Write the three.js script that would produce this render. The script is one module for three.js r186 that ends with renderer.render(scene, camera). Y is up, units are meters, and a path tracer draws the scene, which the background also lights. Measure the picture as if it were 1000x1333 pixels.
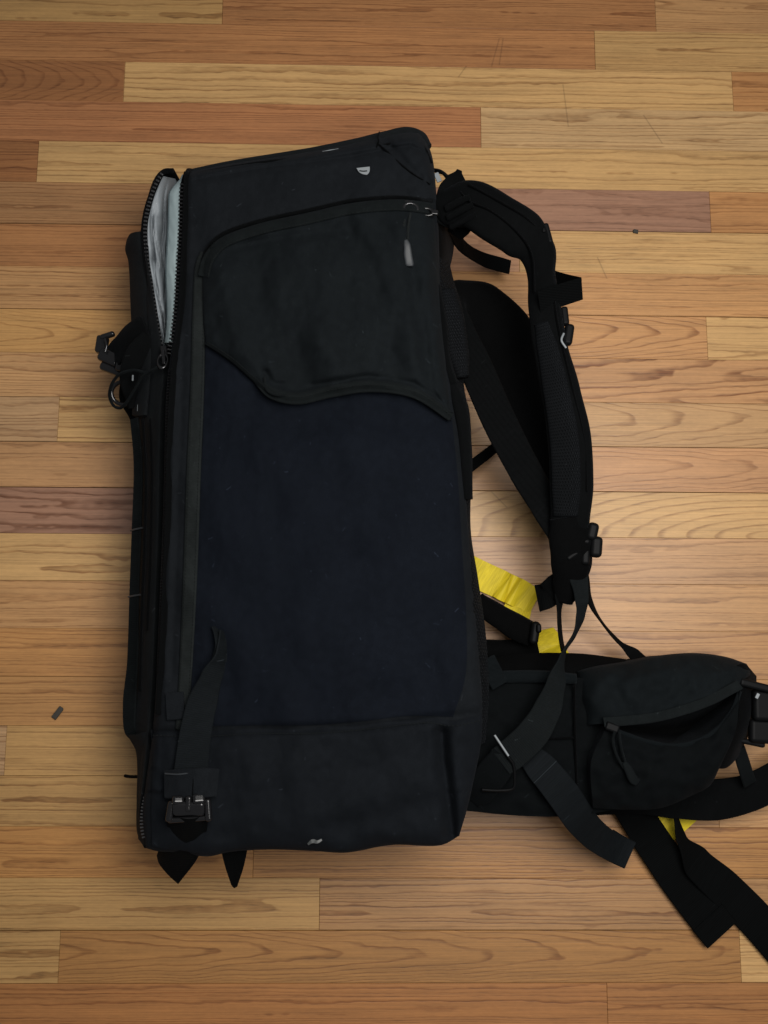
import * as THREE from 'three';
import { RoundedBoxGeometry } from 'three/addons/geometries/RoundedBoxGeometry.js';
import { mergeGeometries, toCreasedNormals } from 'three/addons/utils/BufferGeometryUtils.js';
import { RectAreaLightUniformsLib } from 'three/addons/lights/RectAreaLightUniformsLib.js';
import { createNoise2D } from 'simplex-noise';

// ------------------------------------------------------------------ camera, light, exposure
const scene = new THREE.Scene();
const CAM = { h: 1.18904686, pitch: 0.16213287, roll: 0.1254983, yaw: -0.11927636, fov: 55 };
const camera = new THREE.PerspectiveCamera(CAM.fov, 0.75, 0.05, 20);
camera.rotation.order = 'YXZ';
camera.rotation.set(-Math.PI / 2 + CAM.pitch, CAM.yaw, CAM.roll);
camera.position.set(0, CAM.h, 0);
camera.updateMatrixWorld();
scene.add(camera);

const renderer = new THREE.WebGLRenderer();
renderer.toneMapping = THREE.LinearToneMapping;
renderer.toneMappingExposure = 1.12;
renderer.shadowMap.enabled = true;

RectAreaLightUniformsLib.init();
scene.background = new THREE.Color(0.15, 0.153, 0.16);       // dim room all round
const windowLight = new THREE.RectAreaLight(new THREE.Color(1.0, 0.97, 0.93), 12, 0.78, 0.62);
windowLight.position.set(0.3, 1.26, -0.2);
windowLight.lookAt(0.16, 0, -0.06);
scene.add(windowLight);

// ------------------------------------------------------------------ helpers
function rng(seed) { let a = seed >>> 0; return () => { a = (a + 0x6d2b79f5) | 0; let t = Math.imul(a ^ (a >>> 15), 1 | a); t = (t + Math.imul(t ^ (t >>> 7), 61 | t)) ^ t; return ((t ^ (t >>> 14)) >>> 0) / 4294967296; }; }
const rand = rng(77);
const N = createNoise2D(rng(5)), N2 = createNoise2D(rng(9)), N3 = createNoise2D(rng(21));
const V3 = (x, y, z) => new THREE.Vector3(x, y, z);
const lerp = (a, b, t) => a + (b - a) * t;
const clamp = (x, a = 0, b = 1) => Math.min(b, Math.max(a, x));
const smooth = (a, b, x) => { const t = clamp((x - a) / (b - a)); return t * t * (3 - 2 * t); };
const FOC = 1333 / 2 / Math.tan(THREE.MathUtils.degToRad(CAM.fov / 2));
// a measured point of the photograph, at height h above the floor, in metres
function P(px, py, h = 0) {
  const d = V3(px - 500, -(py - 666.5), -FOC).applyQuaternion(camera.quaternion);
  const t = (h - CAM.h) / d.y;
  return V3(d.x * t, h, d.z * t);
}
const mpp = (h) => (CAM.h - h) / FOC * 1.012;   // metres per photo pixel at height h

// polyline -> evenly sampled smooth curve; px points [x, y, ...more]
function curve(pts, n, closed = false, tension = 0.5) {
  const c = new THREE.CatmullRomCurve3(pts.map((p) => V3(p[0], p[1], p[2] ?? 0)), closed, 'centripetal', tension);
  c.arcLengthDivisions = 400;
  return Array.from({ length: n + 1 }, (_, i) => { const q = c.getPointAt(i / n); return [q.x, q.y, q.z]; });
}
function segDist(px, py, pts) {
  let best = 1e9;
  for (let i = 0; i + 1 < pts.length; i++) {
    const ax = pts[i][0], ay = pts[i][1], bx = pts[i + 1][0] - ax, by = pts[i + 1][1] - ay;
    const t = clamp(((px - ax) * bx + (py - ay) * by) / (bx * bx + by * by + 1e-9));
    const dx = px - ax - bx * t, dy = py - ay - by * t, q = dx * dx + dy * dy;
    if (q < best) best = q;
  }
  return Math.sqrt(best);
}
function gridGeometry(rows, uvs, closeU = false, caps = false) {
  const m = rows.length, n = rows[0].length, pos = [], uv = [], idx = [];
  for (let j = 0; j < m; j++) for (let i = 0; i < n; i++) { const p = rows[j][i]; pos.push(p.x, p.y, p.z); uv.push(...(uvs ? uvs(i, j, p) : [p.x, p.z])); }
  const nn = closeU ? n : n - 1;
  for (let j = 0; j < m - 1; j++) for (let i = 0; i < nn; i++) {
    const a = j * n + i, b = j * n + (i + 1) % n, c = a + n, d = b + n;
    idx.push(a, c, b, b, c, d);
  }
  if (caps && closeU) for (const j of [0, m - 1]) {
    const c = rows[j].reduce((s, p) => s.add(p), V3(0, 0, 0)).multiplyScalar(1 / n), k = pos.length / 3;
    pos.push(c.x, c.y, c.z); uv.push(0, 0);
    for (let i = 0; i < n; i++) { const a = j * n + i, b = j * n + (i + 1) % n; if (j) idx.push(a, k, b); else idx.push(a, b, k); }
  }
  const g = new THREE.BufferGeometry();
  g.setAttribute('position', new THREE.Float32BufferAttribute(pos, 3));
  g.setAttribute('uv', new THREE.Float32BufferAttribute(uv, 2));
  g.setIndex(idx);
  g.computeVertexNormals();
  return g;
}
// a stuffed cloth panel: four edge curves in the photograph's measure, a height over them, sides that go down
function coons({ top, bottom, left, right, n = 60, m = 100, H, down = null, sharp = 0.5, inset = 0.03 }) {
  const T = curve(top, 200), B = curve(bottom, 200), L = curve(left, 300), R = curve(right, 300);
  const at = (c, t) => { const f = t * (c.length - 1), i = Math.min(c.length - 2, Math.floor(f)), q = f - i; return [lerp(c[i][0], c[i + 1][0], q), lerp(c[i][1], c[i + 1][1], q)]; };
  const w = (x) => lerp(x, 0.5 - 0.5 * Math.cos(Math.PI * x), sharp);
  const rows = [];
  for (let j = 0; j <= m; j++) {
    const t = w(j / m), l = at(L, t), r = at(R, t), row = [];
    for (let i = 0; i <= n; i++) {
      const s = w(i / n), a = at(T, s), b = at(B, s);
      const q = [0, 1].map((k) => (1 - t) * a[k] + t * b[k] + (1 - s) * l[k] + s * r[k] - ((1 - s) * (1 - t) * T[0][k] + s * (1 - t) * T[200][k] + (1 - s) * t * B[0][k] + s * t * B[200][k]));
      row.push(P(q[0], q[1], H(q[0], q[1], s, t)));
    }
    rows.push(row);
  }
  const g = gridGeometry(rows);
  if (down === null) return [g];
  const loop = [];
  for (let i = 0; i < n; i++) loop.push(rows[0][i]);
  for (let j = 0; j < m; j++) loop.push(rows[j][n]);
  for (let i = n; i > 0; i--) loop.push(rows[m][i]);
  for (let j = m; j > 0; j--) loop.push(rows[j][0]);
  const c = loop.reduce((s, p) => s.add(p), V3(0, 0, 0)).multiplyScalar(1 / loop.length);
  const rings = [];
  for (let k = 0; k <= 6; k++) {
    const q = k / 6;
    rings.push(loop.map((p) => { const e = 1 - inset * Math.sin(q * Math.PI * 0.5) ; return V3(lerp(c.x, p.x, e), lerp(p.y, down, q), lerp(c.z, p.z, e)); }));
  }
  const skirt = gridGeometry(rings.reverse(), (i, j, p) => [p.x + p.z, p.y], true);
  return [g, skirt];
}
// a thin cut piece of webbing given by four edge curves, with its thickness
function slab(o, t = 0.002) {
  const [g] = coons(o), [b] = coons({ ...o, H: (x, y, s, q) => o.H(x, y, s, q) - t });
  const n = (o.n ?? 60) + 1, m = (o.m ?? 100) + 1, p = g.attributes.position, loop = [];
  for (let i = 0; i < n - 1; i++) loop.push(i);
  for (let j = 0; j < m - 1; j++) loop.push(j * n + n - 1);
  for (let i = n - 1; i > 0; i--) loop.push((m - 1) * n + i);
  for (let j = m - 1; j > 0; j--) loop.push(j * n);
  const v = loop.map((i) => new THREE.Vector3().fromBufferAttribute(p, i)), bp = b.attributes.position, w = loop.map((i) => new THREE.Vector3().fromBufferAttribute(bp, i));
  return [g, b, gridGeometry([w, v], undefined, true)];
}
// webbing: a flat band with real thickness along [px, py, height, widthPx, rollDegrees]
function band(pts, thick = 0.0016, n = 60, { round = 0.35, power = 0 } = {}) {
  const P3 = pts.map((p) => P(p[0], p[1], p[2]));
  const c = new THREE.CatmullRomCurve3(P3, false, 'centripetal');
  const rows = [];
  let len = 0, last = null;
  const lens = [];
  for (let j = 0; j <= n; j++) {
    const u = j / n, f = u * (pts.length - 1), i = Math.min(pts.length - 2, Math.floor(f)), q = f - i, qs = q * q * (3 - 2 * q);
    const p = c.getPoint(u), T = c.getTangent(u);
    const w = lerp(pts[i][3], pts[i + 1][3], qs) * mpp(p.y), roll = THREE.MathUtils.degToRad(lerp(pts[i][4] ?? 0, pts[i + 1][4] ?? 0, qs));
    const S = V3().crossVectors(T, V3(0, 1, 0)).normalize();
    const U = V3().crossVectors(S, T).normalize();
    const s2 = S.clone().multiplyScalar(Math.cos(roll)).addScaledVector(U, Math.sin(roll)), u2 = U.clone().multiplyScalar(Math.cos(roll)).addScaledVector(S, -Math.sin(roll));
    const t = typeof thick === 'function' ? thick(u) : thick;
    const ring = [];
    if (power) {
      const K = 24;
      for (let k = 0; k < K; k++) {
        const a = k / K * Math.PI * 2, ca = Math.cos(a), sa = Math.sin(a);
        ring.push(p.clone().addScaledVector(s2, Math.sign(ca) * Math.abs(ca) ** (2 / power) * w / 2).addScaledVector(u2, Math.sign(sa) * Math.abs(sa) ** (2 / power) * t / 2));
      }
    } else {
      const e = Math.min(t * round, w * 0.2);
      for (const [a, b] of [[1, -1], [1, 1], [-1, 1], [-1, -1]]) {
        const A = [a * (w / 2), b * (t / 2 - e)], B = [a * (w / 2 - e), b * (t / 2)];
        for (const [x, y] of (a * b < 0 ? [B, A] : [A, B])) ring.push(p.clone().addScaledVector(s2, x).addScaledVector(u2, y));
      }
    }
    if (last) len += last.distanceTo(p);
    last = p; lens.push(len);
    rows.push(ring);
  }
  const K = rows[0].length;
  const g = gridGeometry(rows, (i, j, p) => [power ? Math.abs(i / K * 2 - 1) * 0.06 : p.x * 0.7 + p.z * 0.7, lens[j] ?? 0], true, true);
  return power ? g : toCreasedNormals(g, 0.7);
}
function cord(pts, r, n = 40, radial = 8) {
  const c = new THREE.CatmullRomCurve3(pts.map((p) => P(p[0], p[1], p[2])), false, 'centripetal');
  return new THREE.TubeGeometry(c, n, r, radial, false);
}
// a block at a photo position, turned about the vertical so that its long side (x) runs at deg on the picture
function block(px, py, h, wPx, dPx, height, deg = 0, r = 0.0012, tilt = [0, 0]) {
  const s = mpp(h), g = new RoundedBoxGeometry(wPx * s, height, dPx * s, 2, Math.min(r, height * 0.45, wPx * s * 0.45, dPx * s * 0.45));
  g.rotateX(tilt[0]); g.rotateZ(tilt[1]);
  return place(g, px, py, h, deg);
}
function place(g, px, py, h, deg = 0) {
  const a = P(px, py, h), b = P(px + 10 * Math.cos(deg * Math.PI / 180), py + 10 * Math.sin(deg * Math.PI / 180), h);
  g.rotateY(Math.atan2(-(b.z - a.z), b.x - a.x));
  g.translate(a.x, a.y, a.z);
  return g;
}
function merged(list) {
  const c = list.map((g) => { const q = g.index ? g.toNonIndexed() : g; for (const k of Object.keys(q.attributes)) if (!['position', 'normal', 'uv'].includes(k)) q.deleteAttribute(k); return q; });
  return c.length > 1 ? mergeGeometries(c) : c[0];
}
let BASE = V3(0, 0, 0);
const last = (name) => pack.children.filter((c) => c.name === name).pop();   // the piece that a smaller piece belongs to
function part(name, geos, material, parent, extra) {
  const g = merged(Array.isArray(geos) ? geos : [geos]);
  g.translate(-BASE.x, -BASE.y, -BASE.z);
  const o = new THREE.Mesh(g, material);
  o.name = name; o.castShadow = o.receiveShadow = true;
  if (extra) Object.assign(o.userData, extra);
  parent.add(o);
  return o;
}

// ------------------------------------------------------------------ textures
function dataTex(size, f, srgb, repeat) {
  const d = new Uint8Array(size * size * 4);
  for (let y = 0; y < size; y++) for (let x = 0; x < size; x++) { const c = f(x, y), k = (y * size + x) * 4; for (let i = 0; i < 3; i++) d[k + i] = clamp(Array.isArray(c) ? c[i] : c) * 255; d[k + 3] = 255; }
  const t = new THREE.DataTexture(d, size, size);
  t.wrapS = t.wrapT = THREE.RepeatWrapping; t.magFilter = THREE.LinearFilter; t.minFilter = THREE.LinearMipmapLinearFilter; t.generateMipmaps = true;
  if (srgb) t.colorSpace = THREE.SRGBColorSpace;
  if (repeat) t.repeat.set(repeat, repeat);
  t.needsUpdate = true;
  return t;
}
const tileNoise = (nz, x, y, size, f) => {          // blends so that the tile repeats without a seam
  const u = x / size, v = y / size, a = (p, q) => nz(p * f, q * f);
  return (a(u, v) * (1 - u) + a(u - 1, v) * u) * (1 - v) + (a(u, v - 1) * (1 - u) + a(u - 1, v - 1) * u) * v;
};
// plain weave relief with thread irregularity; one tile is 64 threads
const weaveBump = dataTex(512, (x, y) => {
  const tx = x / 8, ty = y / 8, over = (Math.floor(tx) + Math.floor(ty)) & 1;
  const a = Math.sin((tx % 1) * Math.PI), b = Math.sin((ty % 1) * Math.PI);
  return 0.25 + 0.5 * (over ? a : b) * (0.8 + 0.2 * N(Math.floor(tx) * 3.1, Math.floor(ty) * 2.7)) + 0.12 * tileNoise(N2, x, y, 512, 9);
}, false, 16);
// faint lint, wear and dye unevenness: colour only
const lintR = rng(33);
const lintSpots = Array.from({ length: 420 }, () => [lintR() * 512, lintR() * 512, lintR() * Math.PI, lintR() ** 3 * 5, lintR()]);
const lintField = new Float32Array(512 * 512);
for (const [x, y, a, l, s] of lintSpots) for (let k = -l; k <= l; k += 0.5) { const i = (Math.round(x + Math.cos(a) * k) & 511) + (Math.round(y + Math.sin(a) * k) & 511) * 512; lintField[i] = Math.max(lintField[i], s * s * s * 0.42); }
const wearMap = dataTex(512, (x, y) => {
  const n = 0.5 + 0.025 * tileNoise(N, x, y, 512, 4) + 0.025 * tileNoise(N2, x, y, 512, 22) + 0.05 * N3(x * 0.9, y * 0.9) + lintField[y * 512 + x];
  return [n, n, n];
}, true, 3.2);
const grimeMap = dataTex(256, (x, y) => { const n = 0.86 + 0.08 * tileNoise(N, x, y, 256, 7) + 0.07 * tileNoise(N3, x, y, 256, 30); return [n, n * 0.99, n * 0.95]; }, true, 6);
const meshBump = dataTex(256, (x, y) => {           // spacer mesh: staggered oval holes
  const gx = x / 32, gy = y / 32, row = Math.floor(gy), fx = ((gx + (row & 1) * 0.5) % 1) - 0.5, fy = (gy % 1) - 0.5;
  return smooth(0.18, 0.42, Math.hypot(fx, fy * 1.15));
}, false, 36);
const ribBump = dataTex(256, (x, y) => 0.5 + 0.32 * Math.sin(y / 256 * Math.PI * 2 * 16) * (0.75 + 0.25 * Math.sin(x / 256 * Math.PI * 2 * 8)) + 0.1 * tileNoise(N, x, y, 256, 8), false, 30);

const cloth = (r, g, b, o = {}) => new THREE.MeshPhysicalMaterial({ color: new THREE.Color().setRGB(r, g, b).multiplyScalar(2.2), roughness: 0.8, specularIntensity: 0.08, map: wearMap, bumpMap: weaveBump, bumpScale: 0.0006, sheen: 0.12, sheenRoughness: 0.6, sheenColor: new THREE.Color().setRGB(0.2, 0.22, 0.25), side: THREE.DoubleSide, ...o });
const M = {
  cordura: cloth(0.0150, 0.0176, 0.0210),
  shell: cloth(0.0088, 0.0116, 0.0180),
  pocket: cloth(0.0122, 0.0155, 0.0178),
  flap: cloth(0.0165, 0.0190, 0.0205),
  bottom: cloth(0.0122, 0.0147, 0.0185),
  belt: cloth(0.0052, 0.0066, 0.0074),
  pouch: cloth(0.0100, 0.0132, 0.0150),
  strap: cloth(0.0044, 0.0050, 0.0054),
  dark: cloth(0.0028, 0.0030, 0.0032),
  mesh: cloth(0.0075, 0.0085, 0.0098, { bumpMap: meshBump, bumpScale: 0.0024 }),
  web: cloth(0.0100, 0.0124, 0.0132, { bumpMap: ribBump, bumpScale: 0.0003, roughness: 0.8 }),
  webBlue: cloth(0.0105, 0.0130, 0.0150, { bumpMap: ribBump, bumpScale: 0.0003, roughness: 0.8 }),
  webDark: cloth(0.0036, 0.0042, 0.0044, { bumpMap: ribBump, bumpScale: 0.0003, roughness: 0.8 }),
  tape: cloth(0.0225, 0.0265, 0.0265, { bumpMap: ribBump, bumpScale: 0.0003 }),
  bind: cloth(0.0128, 0.0160, 0.0168),
  lining: new THREE.MeshPhysicalMaterial({ color: new THREE.Color().setRGB(0.2, 0.222, 0.24), roughness: 0.6, side: THREE.DoubleSide, bumpMap: weaveBump, bumpScale: 0.0002 }),
  mint: new THREE.MeshPhysicalMaterial({ color: new THREE.Color().setRGB(0.42, 0.52, 0.53), roughness: 0.85, specularIntensity: 0.3, side: THREE.DoubleSide, bumpMap: weaveBump, bumpScale: 0.0002 }),
  plastic: new THREE.MeshPhysicalMaterial({ color: new THREE.Color().setRGB(0.006, 0.006, 0.0065), roughness: 0.16, specularIntensity: 0.8 }),
  matte: new THREE.MeshPhysicalMaterial({ color: new THREE.Color().setRGB(0.003, 0.0032, 0.0035), roughness: 0.5, specularIntensity: 0.15 }),
  metal: new THREE.MeshPhysicalMaterial({ color: new THREE.Color().setRGB(0.05, 0.05, 0.052), roughness: 0.25, metalness: 0.9 }),
  teeth: new THREE.MeshPhysicalMaterial({ color: new THREE.Color().setRGB(0.02, 0.02, 0.021), roughness: 0.3 }),
  pull: new THREE.MeshPhysicalMaterial({ color: new THREE.Color().setRGB(0.019, 0.022, 0.025), roughness: 0.45 }),
  silver: new THREE.MeshPhysicalMaterial({ color: new THREE.Color().setRGB(0.17, 0.187, 0.197), roughness: 0.45 }),
  yellow: new THREE.MeshPhysicalMaterial({ color: new THREE.Color().setRGB(0.74, 0.58, 0.02), roughness: 0.6, specularIntensity: 0.5, side: THREE.DoubleSide, map: grimeMap, bumpMap: ribBump, bumpScale: 0.0003 }),
  crumb: new THREE.MeshPhysicalMaterial({ color: new THREE.Color().setRGB(0.03, 0.026, 0.02), roughness: 0.8 }),
};

// ------------------------------------------------------------------ floor: oak strips, each a board of its own
const W = 0.057, Z0 = -0.84761721, ROW0 = -4, ROWS = 30, FX = 0.85, TEX = 2048, RPX = 136, SHEET = 15;   // two sheets of fifteen rows
const hex = (s) => { const c = new THREE.Color(s), l = 0.3 * c.r + 0.55 * c.g + 0.15 * c.b; return [lerp(0.42, c.r, 1.0) * 0.95, lerp(0.255, c.g, 1.0) * 0.85, lerp(0.12, c.b, 1.0) * 0.72].map((x) => x * (0.84 + l * 0.3)); };
const C = { pale: '#b99a6c', paleY: '#b39466', tan: '#af8b62', tanD: '#a68158', red: '#a3774f', redD: '#946843', mauve: '#957463', pink: '#ac866a', olive: '#a98a5c', grey: '#a88c6c', orange: '#ad8256', brown: '#a07c58' };
const rowMid = (k) => { const y = [26.5, 77, 131, 182.5, 236.5, 290, 345, 401, 458, 516, 574.5, 632.5, 693.5, 755, 817, 880, 945, 1010, 1075, 1145, 1211, 1280, 1349]; return k < 0 ? 8 : k > 21 ? 1320 : (y[k] + y[k + 1]) / 2; };
const fx = (px, k) => P(px, rowMid(k), 0).x;
// row: list of [right end in photo px (null = runs out of the picture), colour, grain kind, options]
const ROWSPEC = {
  '-1': [[290, C.olive, 's', { n: 7 }], [853, C.red, 's', { n: 13, a: 0.3 }], [null, C.tan, 's', { n: 7, sl: -3 }]],
  0: [[774, C.red, 's', { n: 12, a: 0.28 }], [null, C.paleY, 's', { n: 11, a: 0.28 }]],
  1: [[162, C.redD, 'f', { x: 80, y: 0.5, a: 0.3, fr: 42, b: 2.5 }], [953, C.pale, 's', { n: 7, a: 0.28 }], [null, C.orange, 's', { n: 5 }]],
  2: [[626, '#a2734f', 's', { n: 10, a: 0.3 }], [null, '#b59a74', 's', { n: 6, sl: 1.5 }]],
  3: [[49, C.redD, 's', { n: 8 }], [null, C.pale, 's', { n: 5, a: 0.24 }]],
  4: [[420, C.brown, 's', { n: 9, a: 0.3 }], [924, C.mauve, 's', { n: 3, a: 0.16 }], [null, C.orange, 's', { n: 6, sl: 3, a: 0.3 }]],
  5: [[400, C.red, 's', { n: 8, a: 0.24 }], [676, C.pink, 's', { n: 3, a: 0.15 }], [null, C.pale, 's', { n: 9, a: 0.24, sl: -1.2 }]],
  6: [[350, C.tan, 's', { n: 10, a: 0.28 }], [null, '#b48c60', 's', { n: 9, a: 0.24 }]],
  7: [[450, '#b6915f', 'f', { x: 60, y: 0.55, a: 0.3, fr: 14, b: 4 }], [920, '#b48b5f', 'f', { x: 850, y: 0.42, a: 0.46, fr: 19, b: 3.2 }], [null, C.pale, 's', { n: 4, sl: -2, a: 0.3 }]],
  8: [[500, '#b5926a', 's', { n: 10, a: 0.24 }], [null, '#b18a62', 's', { n: 3, sl: 7, a: 0.42, w: 0.35 }]],
  9: [[76, C.grey, 's', { n: 6 }], [560, C.pale, 's', { n: 7, a: 0.3 }], [null, '#b09069', 'f', { x: 835, y: 0.4, a: 0.4, fr: 14, b: 3 }]],
  10: [[700, '#ae8a64', 's', { n: 5, a: 0.16 }], [null, '#b08964', 'f', { x: 880, y: 0.45, a: 0.38, fr: 12, b: 3.4 }]],
  11: [[430, C.mauve, 's', { n: 5, sl: -7, a: 0.4, w: 0.4 }], [null, C.pale, 'w', { x: 1010, y: 0.95, a: 0.4, rx: 0.26, ry: 0.95, n: 7 }]],
  12: [[480, C.pale, 's', { n: 3, sl: 0.6, a: 0.34 }], [null, '#ac8a66', 's', { n: 7, sl: 1.5, a: 0.24 }]],
  13: [[null, C.tan, 's', { n: 8, a: 0.24 }]],
  14: [[380, '#aa8152', 's', { n: 9, a: 0.24 }], [null, C.tanD, 's', { n: 7 }]],
  15: [[520, '#a98254', 's', { n: 7, a: 0.28 }], [null, '#a98254', 's', { n: 8 }]],
  16: [[7, C.grey, 's', { n: 6 }], [640, C.olive, 's', { n: 9, a: 0.2 }], [null, C.tan, 's', { n: 8 }]],
  17: [[460, C.olive, 's', { n: 5, sl: -3, a: 0.32 }], [935, C.tanD, 's', { n: 8 }], [null, C.tan, 's', { n: 8 }]],
  18: [[330, '#a67d4c', 's', { n: 8, a: 0.28 }], [null, '#a07848', 's', { n: 9, a: 0.34 }]],
  19: [[416, C.olive, 's', { n: 10, a: 0.3 }], [null, '#9d7b55', 's', { n: 9, a: 0.36 }]],
  20: [[77, C.olive, 's', { n: 7, a: 0.3 }], [964, '#9c7547', 'f', { x: 140, y: 0.4, a: 0.42, fr: 11, b: 4 }], [null, C.pale, 's', { n: 8 }]],
  21: [[791, '#9b6e43', 's', { n: 8, a: 0.3 }], [null, '#a07347', 's', { n: 8, a: 0.3 }]],
};
const boards = [];
for (let k = ROW0; k < ROW0 + ROWS; k++) {
  let spec = ROWSPEC[k];
  if (!spec) { const keys = Object.keys(C); spec = [[200 + rand() * 600, C[keys[Math.floor(rand() * keys.length)]], 's', { n: 8 }], [null, C[keys[Math.floor(rand() * keys.length)]], 's', { n: 9 }]]; }
  let x0 = -FX;
  for (const [end, col, kind, o] of spec) {
    const x1 = end === null ? FX : fx(end, k);
    boards.push({ k, x0, x1, col: hex(col), kind, o, seed: rand() * 100, tone: 0.95 + rand() * 0.1, X0: o.x === undefined ? 0 : fx(o.x, k) });
    x0 = x1;
  }
}
function grain(b, X, v) {
  const o = b.o, s = b.seed, wob = (o.w ?? 1) * 0.3 * N(X * 3 + s, v * 1.5 + s) + 0.12 * N2(X * 11 + s, v * 3) + 0.045 * N3(X * 45 + s, v * 5);
  let r;
  if (b.kind === 'f') r = (o.d ?? 1) * (X - b.X0) * o.fr + o.b * ((v - o.y + 0.05 * N3(X * 8, s)) ** 2) * 4 + wob * 1.5;
  else if (b.kind === 'w') r = o.n * Math.hypot((X - b.X0) / o.rx, (v - o.y) / o.ry) + wob * 0.5;
  else r = v * o.n * 1.25 * (0.75 + 0.35 * N3(s, v * 2.2)) + (o.sl ?? 0) * (X - 0.2) * (1 + 0.6 * (o.w ?? 1) * N3(X * 2 + s, 3)) + wob * 1.4 + s;
  const f = r - Math.floor(r);
  const line = smooth(b.kind === 's' ? 0.5 : 0.62, 0.9, f) ** 1.2 * (1 - smooth(0.92, 1, f));
  const str = 0.35 + 0.65 * (0.5 + 0.5 * N2(X * 2.6 + s * 2, v * 6 + s));
  return line * str * (b.kind === 's' ? 1 : 0.72);
}
const sheets = [0, 1].map(() => new Uint8Array(TEX * TEX * 4));
{
  const toS = (l) => l <= 0.0031308 ? l * 12.92 : 1.055 * l ** (1 / 2.4) - 0.055;
  const lut = Array.from({ length: 4097 }, (_, i) => Math.round(255 * toS(i / 4096)));
  const scratches = [[650, 50, 640, 86], [655, 50, 650, 84], [607, 86, 597, 100], [733, 110, 740, 165], [838, 150, 862, 186], [778, 335, 790, 362], [640, 640, 660, 660]].map(([a, b, c, d]) => { const p = P(a, b), q = P(c, d); return [[p.x, p.z], [q.x, q.z]]; });
  for (let row = 0; row < ROWS; row++) {
    const floorPixels = sheets[Math.floor(row / SHEET)], k = row + ROW0, list = boards.filter((b) => b.k === k);
    for (let x = 0; x < TEX; x++) {
      const X = (x + 0.5) / TEX * 2 * FX - FX, b = list.find((q) => X < q.x1) ?? list[list.length - 1];
      for (let y = 0; y < RPX; y++) {
        const v = (y - 1.5) / (RPX - 3), Z = (k + v) * W + Z0, s = b.seed;
        const gl = grain(b, X, v), g = gl * (b.o.a ?? 0.28) * 1.4;
        const rid = (q, w) => Math.max(0, 1 - Math.abs(q) * w);
        const fine = 0.07 * N(X * 1.4 + s, v * 15 + s) + 0.08 * N2(X * 2.4, v * 27 + s) + 0.07 * N3(X * 9 + s, v * 44 + s) + 0.035 * N(X * 120, v * 60) + 0.05
          - 0.14 * rid(N2(X * 1.1 + s * 1.7, v * 7.5 + s), 5) * (0.5 + 0.5 * N(X * 6, v * 8 + s)) - 0.12 * rid(N3(X * 2.2 + s, v * 23 + s), 3.2) * (0.6 + 0.4 * N(X * 12, v * 16)) - 0.14 * rid(N(X * 1.7 + s * 2.3, v * 14 + s), 4) * (0.6 + 0.4 * N3(X * 9, v * 12));
        const pore = Math.max(0, N3(X * 36 + s * 3, v * 40 + s) - 0.2) * (0.16 + 0.6 * gl);
        const blotch = 0.07 * N(X * 2.6 + s, v * 0.9) + 0.05 * N2(X * 11, v * 3 + s);
        const flake = 0.05 * Math.max(0, N2(X * 70 + s, v * 9));
        let m = b.tone * (1 + fine + blotch + flake - pore);
        let sc = 0;
        for (const q of scratches) { if (Math.abs(Z - q[0][1]) > 0.06 || Math.abs(X - q[0][0]) > 0.06) continue; const d = segDist(X, Z, q); sc = Math.max(sc, 0.3 * (1 - smooth(0.0003, 0.0012, d))); }
        m *= 1 - sc;
        const i = (((row % SHEET) * RPX + y) * TEX + x) * 4;
        for (let c = 0; c < 3; c++) floorPixels[i + c] = lut[Math.round(4096 * clamp(b.col[c] * m * (1 - g * [1.05, 1.3, 1.5][c]) * [1, 0.99 + 0.05 * blotch, 0.98][c]))];
        floorPixels[i + 3] = 255;
      }
    }
  }
}
const oak = sheets.map((px) => {
  const t = new THREE.DataTexture(px, TEX, TEX);
  t.colorSpace = THREE.SRGBColorSpace; t.magFilter = THREE.LinearFilter; t.minFilter = THREE.LinearFilter; t.needsUpdate = true;
  return new THREE.MeshPhysicalMaterial({ map: t, bumpMap: t, bumpScale: 0.0004, roughness: 0.45, specularIntensity: 0.9 });
});
const floor = new THREE.Group();
floor.name = 'floor'; floor.userData = { kind: 'structure', label: 'oak strip floor of narrow varnished boards under the backpack' };
scene.add(floor);
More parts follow.
